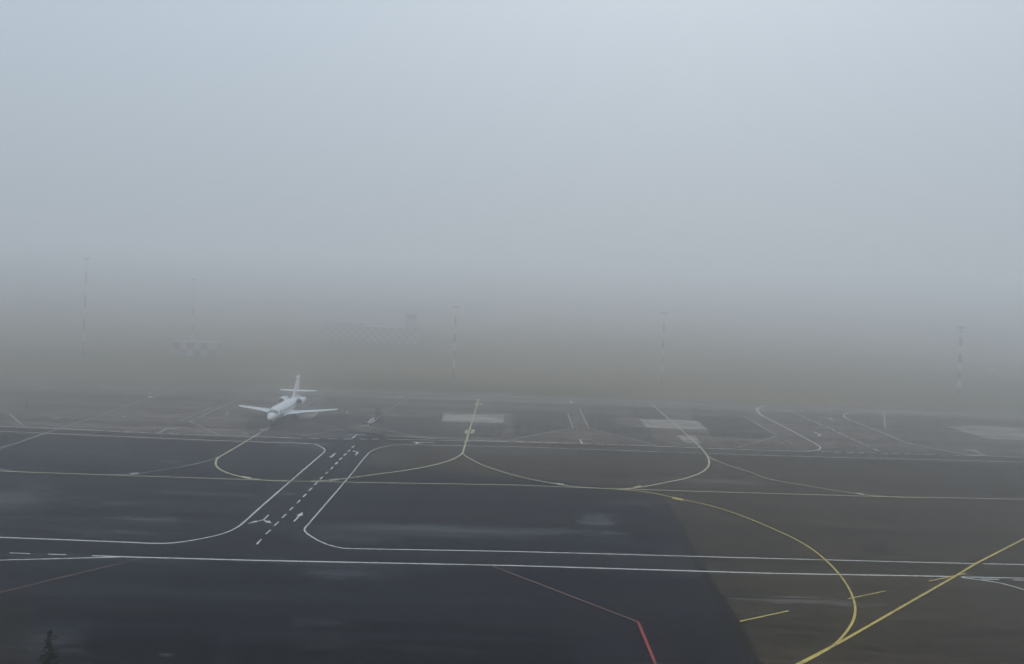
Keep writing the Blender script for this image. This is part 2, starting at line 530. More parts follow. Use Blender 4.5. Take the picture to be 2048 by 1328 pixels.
for pts in ([(888, 827), (1010, 830), (1006, 846), (883, 843)],
            [(1279, 838), (1394, 841), (1416, 860), (1294, 855)],
            [(1354, 871), (1388, 872), (1407, 887), (1371, 886)],
            [(1895, 853), (1990, 853), (2060, 858), (2060, 880), (1975, 878)],
            [(590, 831), (640, 824), (622, 838), (594, 838)]):
    sheet('concrete_slab', px(pts), 0.0085 if pts[0][0] != 590 else 0.0125, M_CONC, apron)
sheet('stand_pavement', [(-640, far_y(-640) - 0.4), (-640, far_y(-640) - 44)] + px([(0, 853), (300, 868), (500, 876), (604, 880), (780, 874), (1024, 885), (1300, 891), (1640, 902), (2048, 912)])
      + [(640, far_y(640) - 55), (640, far_y(640) - 0.4)], 0.0048, M_STAND, apron)
# paler dusty strip of pavement along the far grass edge
sheet('dusty_shoulder', [(-560, far_y(-560) - 0.6), (-560, far_y(-560) - 12), (560, far_y(560) - 12), (560, far_y(560) - 0.6)], 0.0066, M_VERGE, apron)

# paving joints between the lanes the machine laid
for k, (u0, v0, u1, v1) in enumerate([(-60, 905, 560, 928), (-60, 918, 430, 934), (20, 985, 520, 1003), (690, 985, 1300, 1001), (-60, 1030, 470, 1044), (650, 1012, 1160, 1022), (640, 1074, 1360, 1093),
                                      (-60, 1150, 620, 1166), (300, 1190, 1400, 1214), (80, 1215, 1000, 1236), (420, 1247, 1440, 1268), (760, 1303, 1480, 1318), (-60, 1280, 60, 1284), (1000, 1160, 1390, 1169)]):
    ribbon('paving_joint', [(u0 + (u1 - u0) * q / 6, v0 + (v1 - v0) * q / 6 + (0.8 if q % 2 else -0.6)) for q in range(7)], (0.22, 0.34, 0.16)[k % 3], 0.0084 + k * .0001, (M_NEW_PALE, M_NEW_DARK)[k % 2], apron, True)
# sealed cracks
for pts in ([(1392, 1087), (1450, 1092), (1510, 1101), (1560, 1104)], [(1424, 1132), (1500, 1137), (1640, 1139), (1790, 1145)], [(1435, 1192), (1540, 1196), (1660, 1199)],
            [(1470, 1172), (1476, 1180), (1484, 1183)], [(1618, 1255), (1640, 1262), (1690, 1266)], [(1590, 1271), (1612, 1274), (1640, 1277)],
            [(1738, 1297), (1752, 1300), (1766, 1303)], [(1720, 1115), (1760, 1110), (1830, 1112), (1900, 1116)], 
            [(1600, 1068), (1720, 1066), (1860, 1070)], [(1790, 1042), (1900, 1046)], [(500, 1277), (760, 1280), (1010, 1283)], [(1040, 925), (1120, 932), (1180, 934)],
            [(1100, 944), (1255, 949)], [(1470, 936), (1700, 944)], [(1915, 925), (1990, 960)], [(1960, 956), (2040, 975)], [(1490, 840), (1580, 890)]):
    ribbon('crack_seal', pts, 0.24, 0.0102, M_JOINT, apron, True)

# ------------------------------------------------------------------ painted markings
_z = [0.0150]
def mark(name, pts, w, mat, smooth=False):
    _z[0] += 0.0003
    vm = sum(p[1] for p in pts) / len(pts)
    return ribbon(name, pts, w * (0.68 if vm > 1000 else 0.85 if vm > 930 else 1.1), _z[0], mat, apron, smooth)

WL = 0.27
# service road across the apron and its edges
mark('road_edge_line', [(-260, 1068), (0, 1075), (250, 1084.5), (307, 1086.8), (345, 1086), (400, 1078), (445, 1067.5), (472, 1056), (490, 1042.5), (512, 1022.5),
      (580.7, 962.5), (640, 911.5), (648, 904.5), (649.5, 900.5), (646, 896), (639, 892), (625, 888), (600, 886.3), (512, 883.7), (395, 879.5), (0, 862.5), (-260, 851)], WL, M_WHITE, True)
mark('road_edge_line', [(2300, 933), (2048, 924.3), (1536, 911), (1024, 893.7), (799, 890), (782, 891), (762, 895), (747, 900), (739.5, 904.5), (690.6, 962.5), (616, 1049),
      (610, 1056), (609, 1060), (612, 1065), (622, 1072.5), (634.5, 1080), (654.5, 1089), (672, 1093.7), (687, 1096.5), (712, 1097.5), (1024, 1103.2), (1536, 1117), (1952, 1127.5)], WL, M_WHITE, True)
mark('road_edge_line', [(1966, 1127.7), (2048, 1129.3), (2300, 1135)], WL, M_WHITE)
mark('road_edge_line', [(184, 1111.6), (237, 1113.6), (512, 1121), (1024, 1131.3), (1536, 1146.7), (1905, 1153.3)], WL + 0.06, M_WHITE)
mark('road_edge_line', [(-200, 1125), (0, 1120.5), (237, 1114.4)], WL, M_WHITE)
mark('road_edge_line', [(1922, 1154), (2048, 1156.5), (2300, 1162)], WL, M_WHITE)
mark('road_edge_line', [(1924, 1155.5), (1972, 1161.5), (2010, 1168.7), (2048, 1179.5), (2110, 1199)], WL, M_WHITE, True)
for a, b in (((20, 1106), (60, 1107.5)), ((96, 1108.6), (133, 1109.7)), ((1963, 1158.2), (1998, 1159)), ((2027, 1160), (2066, 1161))):
    mark('lane_dash', [a, b], 0.26, M_WHITE)
# centre dashes of the crossing road (each a part)
Z7 = lambda x, y: (512 + x / 4, 780 + y / 4)
for a, b in (((8, 1230), (42, 1196)), ((80, 1153), (115, 1120)), ((147, 1086), (181, 1054)), ((208, 1025), (241, 993)), ((270, 963), (299, 936)),
             ((326, 908), (355, 881)), ((375, 857), (403, 832)), ((422, 808), (448, 783)), ((468, 760), (492, 737)), ((513, 714), (537, 693)),
             ((556, 671), (578, 654)), ((595, 636), (616, 616)), ((632, 596), (655, 576)), ((668, 559), (688, 542)), ((703, 525), (721, 509)),
             ((737, 493), (755, 478)), ((768, 462), (786, 446))):
    mark('lane_dash', [Z7(*a), Z7(*b)], 0.26, M_WHITE)
mark('lane_dash', [(517.5, 1085.5), (513.5, 1089)], 0.26, M_WHITE)
# stand entry line: solid stretches and dashes
for seg in ([(-260, 841), (0, 852.5), (207, 861.5)], [(371, 869), (605, 876.5)], [(772, 878.6), (926, 881.8)], [(933, 882), (1015, 883.1)],
            [(1256, 890.2), (1395, 895.8), (1536, 901), (1623, 903)], [(1928, 911.2), (1966, 911.5), (2048, 914.5), (2300, 923)]):
    mark('stand_entry_line', seg, 0.24, M_WHITE)
for a, b in (((217, 862.1), (238, 863)), ((248, 863.5), (266, 864.4)), ((276, 865), (300, 866)), ((310, 866.5), (328, 867.1)), ((339, 867.5), (359, 868.5)),
             ((619, 876.7), (639, 877.3)), ((656, 877.5), (672, 878)), ((688, 878.2), (703, 878.5)), ((720, 878.5), (733, 878.6)), ((744, 878.6), (758, 878.6)),
             ((1032, 883.5), (1049, 884)), ((1060, 884.2), (1081, 885)), ((1093, 885.3), (1115, 885.8)), ((1127, 886.1), (1148, 886.7)), ((1163, 887.4), (1181, 887.8)),
             ((1192, 888.3), (1208, 888.8)), ((1214, 889), (1230, 889.5)), ((1234, 889.6), (1250, 890))):
    mark('lane_dash', [a, b], 0.26, M_WHITE)
for x0, x1 in ((425, 450), (475, 510), (530, 595), (625, 690), (718, 772), (800, 865), (897, 960), (985, 1050), (1085, 1138), (1170, 1230), (1258, 1338), (1380, 1438), (1470, 1535)):
    yy = lambda x: 903.5 + (x - 425) * 7.6 / 1110
    mark('lane_dash', [(1536 + x0 / 4, yy(x0)), (1536 + x1 / 4, yy(x1))], 0.26, M_WHITE)
# T marks and stop bars
for bar, stem in (([(317, 857), (353, 857.8)], [(333, 858), (318, 865.5)]), ([(697, 869.4), (732, 870)], [(713, 870), (704.5, 877)]),
                  ([(1139, 877.6), (1183, 879)], [(1160, 879), (1164, 887)]), ([(1928, 900.2), (1957, 901.3)], [(1944, 901.2), (1971, 911.4)])):
    mark('stop_bar', bar, 0.26, M_WHITE)
    mark('stop_bar', stem, 0.28, M_WHITE)
for pts in ([(472, 866.5), (496, 867.4)], [(883, 875.2), (915, 876)], [(938, 876.3), (1002, 877.6)], [(1341, 888.5), (1400, 890.6)], [(1416, 891), (1462, 892.6)],
            [(101, 851.8), (138, 853)], [(145, 853), (206, 855.6)], [(604, 887.5), (660, 889.5)]):
    mark('stop_bar', pts, 0.22, M_FAINT)
# arrows on the road
def arrow(shaft, heads, w=0.3):
    for s in shaft:
        mark('arrow_shaft', s, w, M_WHITE)
    for h in heads:
        _z[0] += 0.0003
        sheet('arrow_head', px(h), _z[0], M_WHITE, apron)
A = lambda x, y: (480 + x / 14.63, 1010 + y / 14.63)
arrow([[A(1585, 485), A(1740, 315)]], [[A(1640, 322), A(1830, 215), A(1830, 322)]])
arrow([[A(840, 295), A(685, 445)], [A(685, 445), A(520, 483)], [A(685, 445), A(790, 490)]],
      [[A(215, 552), A(460, 462), A(530, 508)], [A(700, 505), A(865, 462), A(935, 555)]], 0.26)
B2 = lambda x, y: (640 + x / 20.48, 890 + y / 20.48)
arrow([[B2(620, 345), B2(510, 455)]], [[B2(392, 462), B2(590, 460), B2(430, 530)]])
arrow([[B2(1455, 430), B2(1545, 325), B2(1490, 280)], [B2(1490, 280), B2(1420, 272)]], [[B2(1325, 252), B2(1440, 250), B2(1400, 312)]])
mark('turn_arrow', [(825, 884.6), (835.5, 884.8), (831.5, 888.2)], 0.3, M_WHITE)
mark('turn_arrow', [(833.5, 887.3), (845, 885), (868, 885.6)], 0.28, M_WHITE)
# right hand road loop
L8 = lambda x, y: (1500 + x / 7.877, 800 + y / 7.877)
mark('road_edge_line', [(1640, 814), (1608, 812.5), (1576, 810.8), (1554.6, 809.8), (1538, 810.3), (1528, 812), (1519, 816), (1515.7, 820.5), (1518.5, 826), (1525.4, 831.7), (1578.7, 859.7),
      (1630.8, 887.8), (1640, 894), (1641, 896.5), (1636, 900.3), (1627, 902), (1606, 902.7)], 0.26, M_WHITE, True)
mark('road_edge_line', [L8(128, 115), L8(105, 140), L8(100, 165), L8(125, 208), L8(185, 248)], 0.2, M_WHITE_OLD, True)
mark('road_edge_line', [(2300, 838), (2048, 829.5), (1850, 824.5), (1761, 823), (1716, 823.7), (1697, 826.5), (1688, 830), (1690, 835), (1706, 842.5), (1762, 864.5), (1816, 886), (1861, 896), (1911, 905.7), (1946, 910), (1962, 911.2)],
     0.26, M_WHITE_OLD, True)
for a, b in (((605, 165), (660, 188)), ((685, 203), (730, 220)), ((760, 233), (830, 262)), ((845, 270), (900, 293)), ((920, 303), (965, 322)), ((985, 332), (1045, 360)),
             ((1065, 370), (1150, 402)), ((1195, 420), (1255, 448)), ((1280, 460), (1345, 492)), ((1378, 510), (1450, 543)), ((1480, 557), (1558, 592)),
             ((1588, 608), (1662, 640)), ((1690, 655), (1775, 692)), ((1808, 708), (1893, 747)), ((1938, 768), (2030, 808))):
    mark('lane_dash', [L8(*a), L8(*b)], 0.28, M_WHITE)
mark('turn_arrow', [L8(1110, 280), L8(1240, 295), L8(1288, 286)], 0.3, M_WHITE_OLD)
mark('turn_arrow', [L8(1245, 297), L8(1340, 335)], 0.3, M_WHITE_OLD)
mark('turn_arrow', [L8(1000, 503), L8(1112, 553), L8(1065, 578)], 0.34, M_WHITE)
mark('turn_arrow', [L8(1170, 380), L8(1245, 388)], 0.3, M_FAINT)
mark('stand_line', [(1768.5, 824.5), (1770, 855)], 0.3, M_FAINT)
# faded stand outlines
for pts in ([(1135, 826), (1146, 856.3), (1024, 879)], [(1159, 817.5), (1178, 857.5), (1309, 889.5)], [(748, 836), (727, 852.5), (604, 872.5)],
            [(768, 826), (734, 852.5), (847, 877)], [(440, 871), (379, 843), (475, 800)], [(360, 842), (424, 815)], [(1486, 832), (1555, 872.5), (1474, 896)],
            [(1340, 808), (1400, 811), (1450, 815.5), (1500, 825), (1519, 830.3)], [(820, 797), (800, 806), (770, 824)], [(18, 828), (46, 852)],
            [(100, 830), (150, 819)], [(1850, 828), (1935, 848)], [(1880, 832), (1960, 838)]):
    mark('stand_line', pts, 0.24, M_FAINT)
for pts in ([(727, 852.5), (747, 836.5)], [(734.5, 852.5), (750, 840)]):
    mark('stand_line', pts, 0.34, M_WHITE_OLD)
# far edge lines of the perimeter road
for pts in ([(0, 757.5), (232, 758.9), (512, 768.4), (660, 776.5), (1000, 787.5), (1300, 799), (1700, 812.6), (2048, 824.5)],
            [(200, 766), (512, 777), (700, 785.5)], [(250, 776), (512, 783), (800, 797), (1100, 803), (1300, 807), (1440, 811)],
            [(640, 781), (1000, 792), (1300, 803.5)], [(1620, 814.5), (1800, 819), (2048, 827)]):
    mark('perimeter_line', pts, 0.36, M_FAINT)
for pts in ([(797.5, 797), (799.5, 795.8)], [(802.5, 794), (804.5, 792.5)], [(1141.6, 801.3), (1142.6, 806)], [(299, 785.5), (301.5, 788)], [(302, 792.5), (299, 796.5)],
            [(108, 837.3), (117, 836.8)], [(245, 833.5), (252, 833.5)], [(354, 829.6), (359, 829.3)], [(205, 774.8), (210, 774.4)], [(1341, 806.3), (1358, 807)]):
    mark('painted_tick', pts, 0.5, M_WHITE_OLD)
# yellow taxi lines
YW = 0.27
mark('taxi_line', [(-260, 934), (25, 944), (225, 951), (512, 960.6), (640, 964.3), (1024, 970.5), (1239, 978.8), (1536, 987.5), (1750, 993.7), (2048, 999.3), (2300, 1005)], 0.24, M_YEL_PALE)
mark('taxi_line', [(-160, 916), (-40, 934), (0, 940), (25, 943.4), (70, 945.9)], 0.24, M_YEL_PALE, True)
mark('taxi_line', [(538, 856), (521, 866), (480, 890.5), (449, 908.5), (437, 915.5), (432, 923), (431.5, 928), (434, 934), (441, 940), (455, 946.5), (480, 953.5), (512, 959.4), (545, 962), (585, 963.2)], YW, M_YEL_PALE, True)
mark('taxi_line', [(646, 791), (604, 816)], 0.3, M_FAINT)
mark('taxi_line', [(440, 913), (420, 921), (375, 932), (310, 943), (270, 948.3), (240, 950.3), (205, 950.2)], 0.24, M_FAINT, True)
mark('taxi_line', [(958, 798), (940, 857), (928, 897), (925, 906), (915, 914.5), (895, 923), (850, 934.5), (800, 943), (750, 949.5), (700, 956.5), (660, 961), (620, 963.6)], YW, M_YEL_PALE, True)
mark('taxi_line', [(925, 905), (931, 912.5), (945, 921), (975, 934.5), (1024, 950), (1075, 962), (1115, 969), (1150, 974), (1200, 977.3), (1239, 978.9)], YW, M_YEL_PALE, True)
mark('taxi_line', [(1303, 808), (1350, 849.6), (1398, 892), (1413, 910), (1418, 922), (1417, 932), (1408, 942), (1393, 950), (1370, 957.5), (1330, 966), (1290, 973.5), (1262, 977.6), (1239, 979)], YW, M_YEL_PALE, True)
mark('taxi_line', [(1408, 904), (1416, 913), (1432, 921.5), (1460, 932), (1500, 945), (1536, 958.3), (1600, 970), (1700, 986), (1740, 991.3), (1785, 994.6), (1840, 995.8)], 0.24, M_YEL_PALE, True)
mark('taxi_line', [(1225, 978.6), (1300, 986), (1355, 998), (1420, 1012), (1480, 1031), (1536, 1054), (1590, 1079), (1625, 1100), (1650, 1120), (1675, 1145.5), (1695, 1173), (1707, 1200),
      (1710.5, 1220), (1706, 1243), (1694, 1263), (1675, 1285), (1655, 1300), (1600, 1330), (1545, 1359)], 0.30, M_YEL, True)
mark('taxi_line', [(2200, 998), (2048, 1078.5), (1952, 1128), (1911, 1153), (1680, 1286), (1600, 1327.5), (1540, 1358)], 0.34, M_YEL)
mark('taxi_line', [(-300, 965), (0, 897), (30, 888), (117, 858), (180, 838.5), (290, 799.5), (362, 778.5)], 0.3, M_FAINT)
for pts in ([(1858, 1163.5), (1900, 1154.6), (1932, 1148)], [(1696, 1199), (1771, 1183)], [(1480, 1244), (1577, 1223)]):
    mark('taxi_tick', pts, 0.24, M_YEL)
# stand numbers painted over the lines; too small in the photograph to read
def number_box(pts, mat=M_YEL_PALE):
    _z[0] += 0.0003
    o = sheet('stand_number', px(pts), _z[0], mat, apron)
    return o
for pts in ([(928.5, 867.5), (935, 867.5), (936.2, 860), (931.5, 860)], [(940, 867.5), (947.3, 867.5), (950.3, 859.8), (943, 859.8)],
            [(949.5, 810.5), (953, 810.5), (953.6, 807), (950.5, 807)], [(959, 810.5), (963.6, 810.5), (964.2, 806.8), (960, 806.8)],
            [(928.7, 885), (927.6, 881), (930, 881)], [(936.5, 885.3), (934.5, 881.6), (938, 881.6)], [(1398, 897.5), (1396, 893), (1401, 896)]):
    number_box(pts)
mark('stand_number', [(942.5, 864.6), (946, 864.2)], 0.5, M_DARKMARK)
def letters(u0, v0, u1, v1, n, mat=M_YEL_PALE, h=1.0):
    """short strokes laid across a line, the way a stand name is painted"""
    for k in range(n):
        t = (k + 0.5) / n
        u, v = u0 + (u1 - u0) * t, v0 + (v1 - v0) * t
        mark('stand_number', [(u - 2.2, v - 1.9 * h), (u + 1.0, v + 1.9 * h)], 0.34, mat)
    mark('stand_number', [(u0, v0 - 1.6 * h), (u1, v1 - 1.4 * h)], 0.24, mat)
    mark('stand_number', [(u0, v0 + 1.6 * h), (u1, v1 + 1.6 * h)], 0.24, mat)
letters(1345, 996.5, 1366, 1000.5, 4, M_YEL)
letters(261, 949, 277, 947.5, 3, M_FAINT)
letters(484, 954.5, 502, 957.5, 3, M_YEL_PALE, .8)
letters(660, 962, 676, 959.5, 3, M_FAINT, .9)
letters(1112, 968, 1128, 970.5, 4, M_YEL_PALE, .8)
letters(1268, 976.5, 1283, 973.5, 3, M_YEL_PALE, .8)
letters(1713, 987, 1728, 990, 3, M_FAINT, .8)
# red equipment limits
mark('red_line', [(-200, 1238), (0, 1187), (120, 1157), (285, 1117.5)], 0.2, M_RED_OLD)
mark('red_line', [(980, 1131.5), (1277, 1246)], 0.24, M_RED_OLD)
mark('red_line', [(1276, 1244.5), (1310, 1328), (1330, 1378)], 0.34, M_RED)

# ------------------------------------------------------------------ the jet
def herm(keys, t):
    """smooth interpolation of tuples keyed by their first value"""
    n = len(keys)
    if t <= keys[0][0]:
        return keys[0][1:]
    if t >= keys[-1][0]:
        return keys[-1][1:]
    for i in range(n - 1):
        if keys[i][0] <= t <= keys[i + 1][0]:
            break
    a, b = keys[i], keys[i + 1]
    h = b[0] - a[0]
    u = (t - a[0]) / h
    out = []
    for k in range(1, len(a)):
        d = (b[k] - a[k]) / h
        m0 = d if i == 0 else 0.5 * (d + (a[k] - keys[i - 1][k]) / (a[0] - keys[i - 1][0]))
        m1 = d if i == n - 2 else 0.5 * (d + (keys[i + 2][k] - b[k]) / (keys[i + 2][0] - b[0]))
        out.append((2 * u ** 3 - 3 * u * u + 1) * a[k] + (u ** 3 - 2 * u * u + u) * h * m0 + (3 * u * u - 2 * u ** 3) * b[k] + (u ** 3 - u * u) * h * m1)
    return out

FUS = [(-9.45, 1.62, 0.03, 0.03), (-9.3, 1.63, 0.24, 0.23), (-8.9, 1.68, 0.48, 0.44), (-8.4, 1.75, 0.67, 0.58), (-7.9, 1.83, 0.82, 0.68), (-7.3, 1.98, 0.97, 0.88),
       (-6.6, 2.09, 1.09, 1.06), (-5.6, 2.14, 1.17, 1.17), (-3.0, 2.15, 1.18, 1.18), (1.5, 2.15, 1.18, 1.18), (3.5, 2.2, 1.12, 1.13), (5.5, 2.36, 0.92, 0.96),
       (7.5, 2.58, 0.62, 0.68), (9.2, 2.76, 0.34, 0.38), (10.3, 2.86, 0.10, 0.12)]

def fus(y, th, off=0.0):
    """fuselage skin at station y; th is measured from the top, positive towards +x"""
    zc, rx, rz = herm(FUS, y)
    return Vector(((rx + off) * sin(th), y, zc + (rz + off) * cos(th)))

def skin_patch(name, ys, th0, th1, mat, parent, off=0.012, nu=6, nv=6, shear=0.0):
    """a panel that follows the fuselage skin, with real thickness"""
    bm = bmesh.new()
    g = [[], []]
    for lay, o_ in enumerate((off, -0.02)):
        for i in range(nu + 1):
            row = []
            for j in range(nv + 1):
                th = th0 + (th1 - th0) * j / nv
                y = ys[0] + (ys[1] - ys[0]) * i / nu + shear * abs(th)
                row.append(bm.verts.new(fus(y, th, o_)))
            g[lay].append(row)
    for i in range(nu):
        for j in range(nv):
            bm.faces.new((g[0][i][j], g[0][i + 1][j], g[0][i + 1][j + 1], g[0][i][j + 1]))
    for i in range(nu):
        for j in (0, nv):
            bm.faces.new((g[0][i][j], g[0][i + 1][j], g[1][i + 1][j], g[1][i][j]))
    for j in range(nv):
        for i in (0, nu):
            bm.faces.new((g[0][i][j], g[0][i][j + 1], g[1][i][j + 1], g[1][i][j]))
    return obj(name, bm, mat, parent, True)

def foil(le, te, z, thick, axis='x', s=0.0, n=9):
    """closed aerofoil ring between leading and trailing edge (along y); offset s along the span"""
    c = te - le
    up, lo = [], []
    for i in range(n + 1):
        t = 0.5 * (1 - cos(pi * i / n))
        h = 5 * thick * (0.2969 * t ** 0.5 - 0.126 * t - 0.3516 * t * t + 0.2843 * t ** 3 - 0.1015 * t ** 4) * c
        up.append((le + c * t, h))
        lo.append((le + c * t, -h * 0.8))
    ring = up + lo[-2:0:-1]
    if axis == 'x':
        return [Vector((s, y, z + h)) for y, h in ring]
    return [Vector((h, y, z)) for y, h in ring]

jet_pos = Vector((-42.85, 143.3, 0.014))
jet = thing('business_jet', 'white twin engined business jet parked nose towards the viewer on its stand', 'aircraft', jet_pos)
bm = bmesh.new()
stations = [-9.45 + 0.04 * k for k in range(6)] + [-9.2 + 0.15 * k for k in range(30)] + [-4.7 + 0.5 * k for k in range(31)]
stations = [y for y in stations if y < 10.3] + [10.3]
loft(bm, [[fus(y, 2 * pi * i / 36) for i in range(36)] for y in stations])
obj('fuselage', bm, M_JET, jet, True)
# cockpit panes
for th0, th1, y0, y1 in ((0.07, 0.34, -7.90, -7.18), (0.47, 0.76, -7.84, -7.10), (0.90, 1.16, -7.66, -6.98)):
    for s in (1, -1):
        skin_patch('windscreen_pane', (y0, y1), s * th0, s * th1, M_GLASS, jet, 0.014)
# cabin windows, door, cheat line
for s in (1, -1):
    for k in range(9):
        y = -4.4 + k * 0.86
        skin_patch('cabin_window', (y, y + 0.34), s * 1.28, s * 1.62, M_GLASS, jet, 0.012, 3, 3)
    skin_patch('cheat_line', (-3.4, 6.6), s * 1.86, s * 1.96, M_STRIPE, jet, 0.010, 24, 2)
skin_patch('cabin_door', (-6.35, -5.45), 0.95, 2.1, M_JETGREY, jet, 0.010, 6, 8)
# wings with fairing, flaps and navigation lamps
for s in (1, -1):
    bm = bmesh.new()
    loft(bm, [foil(-3.0, 2.35, 1.22, .12, 'x', s * 0.3), foil(-2.6, 2.3, 1.24, .12, 'x', s * 1.15), foil(-0.75, 2.15, 1.42, .11, 'x', s * 4.0),
              foil(0.95, 2.75, 1.66, .10, 'x', s * 8.2), foil(1.45, 2.95, 1.74, .09, 'x', s * 9.4), foil(1.8, 2.95, 1.76, .06, 'x', s * 9.66)])
    w = obj('wing', bm, M_JET, jet, True)
    bm = bmesh.new()
    loft(bm, [foil(-2.64, -2.30, 1.24, .26, 'x', s * 1.25), foil(-0.80, -0.50, 1.42, .22, 'x', s * 4.0), foil(1.40, 1.58, 1.74, .2, 'x', s * 9.35)])
    obj('leading_edge', bm, M_CHROME, w, True)
    for fx, y0, z0 in ((2.6, .6, 1.02), (4.9, 1.0, 1.22)):
        bm = bmesh.new()
        add_box(bm, (s * fx - 0.09, y0, z0), (s * fx + 0.09, y0 + 2.0, z0 + .22))
        bmesh.ops.bevel(bm, geom=bm.edges[:], offset=0.04, segments=2, affect='EDGES')
        obj('flap_track', bm, M_JET, w, True)
bm = bmesh.new()
loft(bm, [[Vector((rx * cos(2 * pi * i / 20), y, 1.22 + rz * sin(2 * pi * i / 20))) for i in range(20)] for y, rx, rz in
          ((-4.2, .1, .05), (-3.4, .95, .26), (-2.0, 1.28, .36), (1.5, 1.28, .36), (3.0, .9, .28), (4.0, .1, .06))])
obj('wing_fairing', bm, M_JET, jet, True)
# engines
for s in (1, -1):
    cx, cz = s * 1.78, 2.78
    bm = bmesh.new()
    lathe_y(bm, [(3.30, .50), (3.24, .54), (3.28, .60), (3.6, .68), (4.3, .72), (5.2, .70), (6.1, .58), (6.9, .44), (6.9, .40), (6.2, .40)], cx, cz)
    e = obj('engine_nacelle', bm, M_JET, jet, True)
    bm = bmesh.new()
    lathe_y(bm, [(3.75, .50), (3.45, .515), (3.285, .505), (3.215, .545), (3.285, .615), (3.42, .652), (3.45, .64)], cx, cz)
    obj('intake_lip', bm, M_CHROME, e, True)
    bm = bmesh.new()
    lathe_y(bm, [(3.70, .505), (3.70, .16), (3.48, .10), (3.38, .012)], cx, cz)
    obj('fan_disc', bm, M_FAN, e, True)
    bm = bmesh.new()
    for k in range(18):
        a = 2 * pi * k / 18
        M = Matrix.Translation((cx, 3.64, cz)) @ Matrix.Rotation(a, 4, 'Y') @ Matrix.Rotation(0.6, 4, 'Z')
        add_box(bm, (-0.05, -0.012, 0.13), (0.05, 0.012, 0.49), M)
    obj('fan_blade', bm, M_DKSTEEL, e)
    bm = bmesh.new()
    lathe_y(bm, [(6.2, .40), (6.3, .26), (7.2, .05)], cx, cz)
    obj('exhaust_cone', bm, M_DKSTEEL, e, True)
    bm = bmesh.new()
    loft(bm, [foil(4.1, 6.5, 2.72, .09, 'x', s * 0.7), foil(4.0, 6.3, 2.78, .09, 'x', s * 1.25)])
    obj('engine_pylon', bm, M_JET, jet, True)
# fin and tailplane
bm = bmesh.new()
loft(bm, [foil(2.6, 9.0, 3.0, .05, 'z'), foil(4.0, 9.1, 3.3, .07, 'z'), foil(5.0, 9.15, 3.9, .085, 'z'), foil(7.05, 9.55, 6.6, .085, 'z'), foil(7.3, 9.6, 6.95, .08, 'z'), foil(7.7, 9.6, 7.1, .05, 'z')])
obj('tail_fin', bm, M_JET, jet, True)
bm = bmesh.new()
lathe_y(bm, [(6.75, .01), (6.95, .14), (7.5, .22), (8.8, .2), (9.9, .05), (9.95, .01)], 0, 7.02, 16)
obj('fin_tip_fairing', bm, M_JET, jet, True)
for s in (1, -1):
    bm = bmesh.new()
    loft(bm, [foil(6.5, 9.0, 4.28, .09, 'x', s * 0.02), foil(6.7, 8.95, 4.28, .09, 'x', s * 0.4), foil(7.9, 9.3, 4.2, .085, 'x', s * 3.45), foil(8.15, 9.3, 4.19, .05, 'x', s * 3.7)])
    t = obj('tailplane', bm, M_JET, jet, True)
# landing gear
def wheel(bm, c, r, w):
    lathe = [(-w / 2, r * .55), (-w / 2, r * .9), (-w * .3, r), (w * .3, r), (w / 2, r * .9), (w / 2, r * .55)]
    n = 18
    loft(bm, [[Vector((c[0] + x, c[1] + rr * cos(2 * pi * i / n), c[2] + rr * sin(2 * pi * i / n))) for i in range(n)] for x, rr in lathe])
for name, x, y, r, gap, top in (('nose_gear', 0, -7.5, .25, .2, 1.5), ('main_gear', 2.22, 0, .36, .27, 1.35), ('main_gear', -2.22, 0, .36, .27, 1.35)):
    bm = bmesh.new()
    add_tube(bm, (x, y, r), (x, y + (0.06 if name == 'main_gear' else 0.12), top), .07, .085)
    add_tube(bm, (x - gap, y, r), (x + gap, y, r), .05)
    add_tube(bm, (x, y, r + .35), (x - (0.5 if x > 0 else -0.5 if x < 0 else 0), y + (0 if x else .7), top), .04)
    g = obj(name, bm, M_JETGREY, jet, True)
    for k in (-1, 1):
        bm = bmesh.new()
        wheel(bm, (x + k * gap, y, r), r, .19 if r > .3 else .15)
        obj('wheel', bm, M_TYRE, g, True)
    if name == 'nose_gear':
        boxes = [((k * .34 - .012, y - .55, .92), (k * .34 + .012, y + .5, 1.2)) for k in (-1, 1)]
    else:
        sx = 1 if x > 0 else -1
        boxes = [((x + sx * .16, y - .34, .5), (x + sx * .185, y + .34, 1.3))]
    for lo_, hi_ in boxes:
        bm = bmesh.new()
        add_box(bm, lo_, hi_)
        obj('gear_door', bm, M_JET, g)

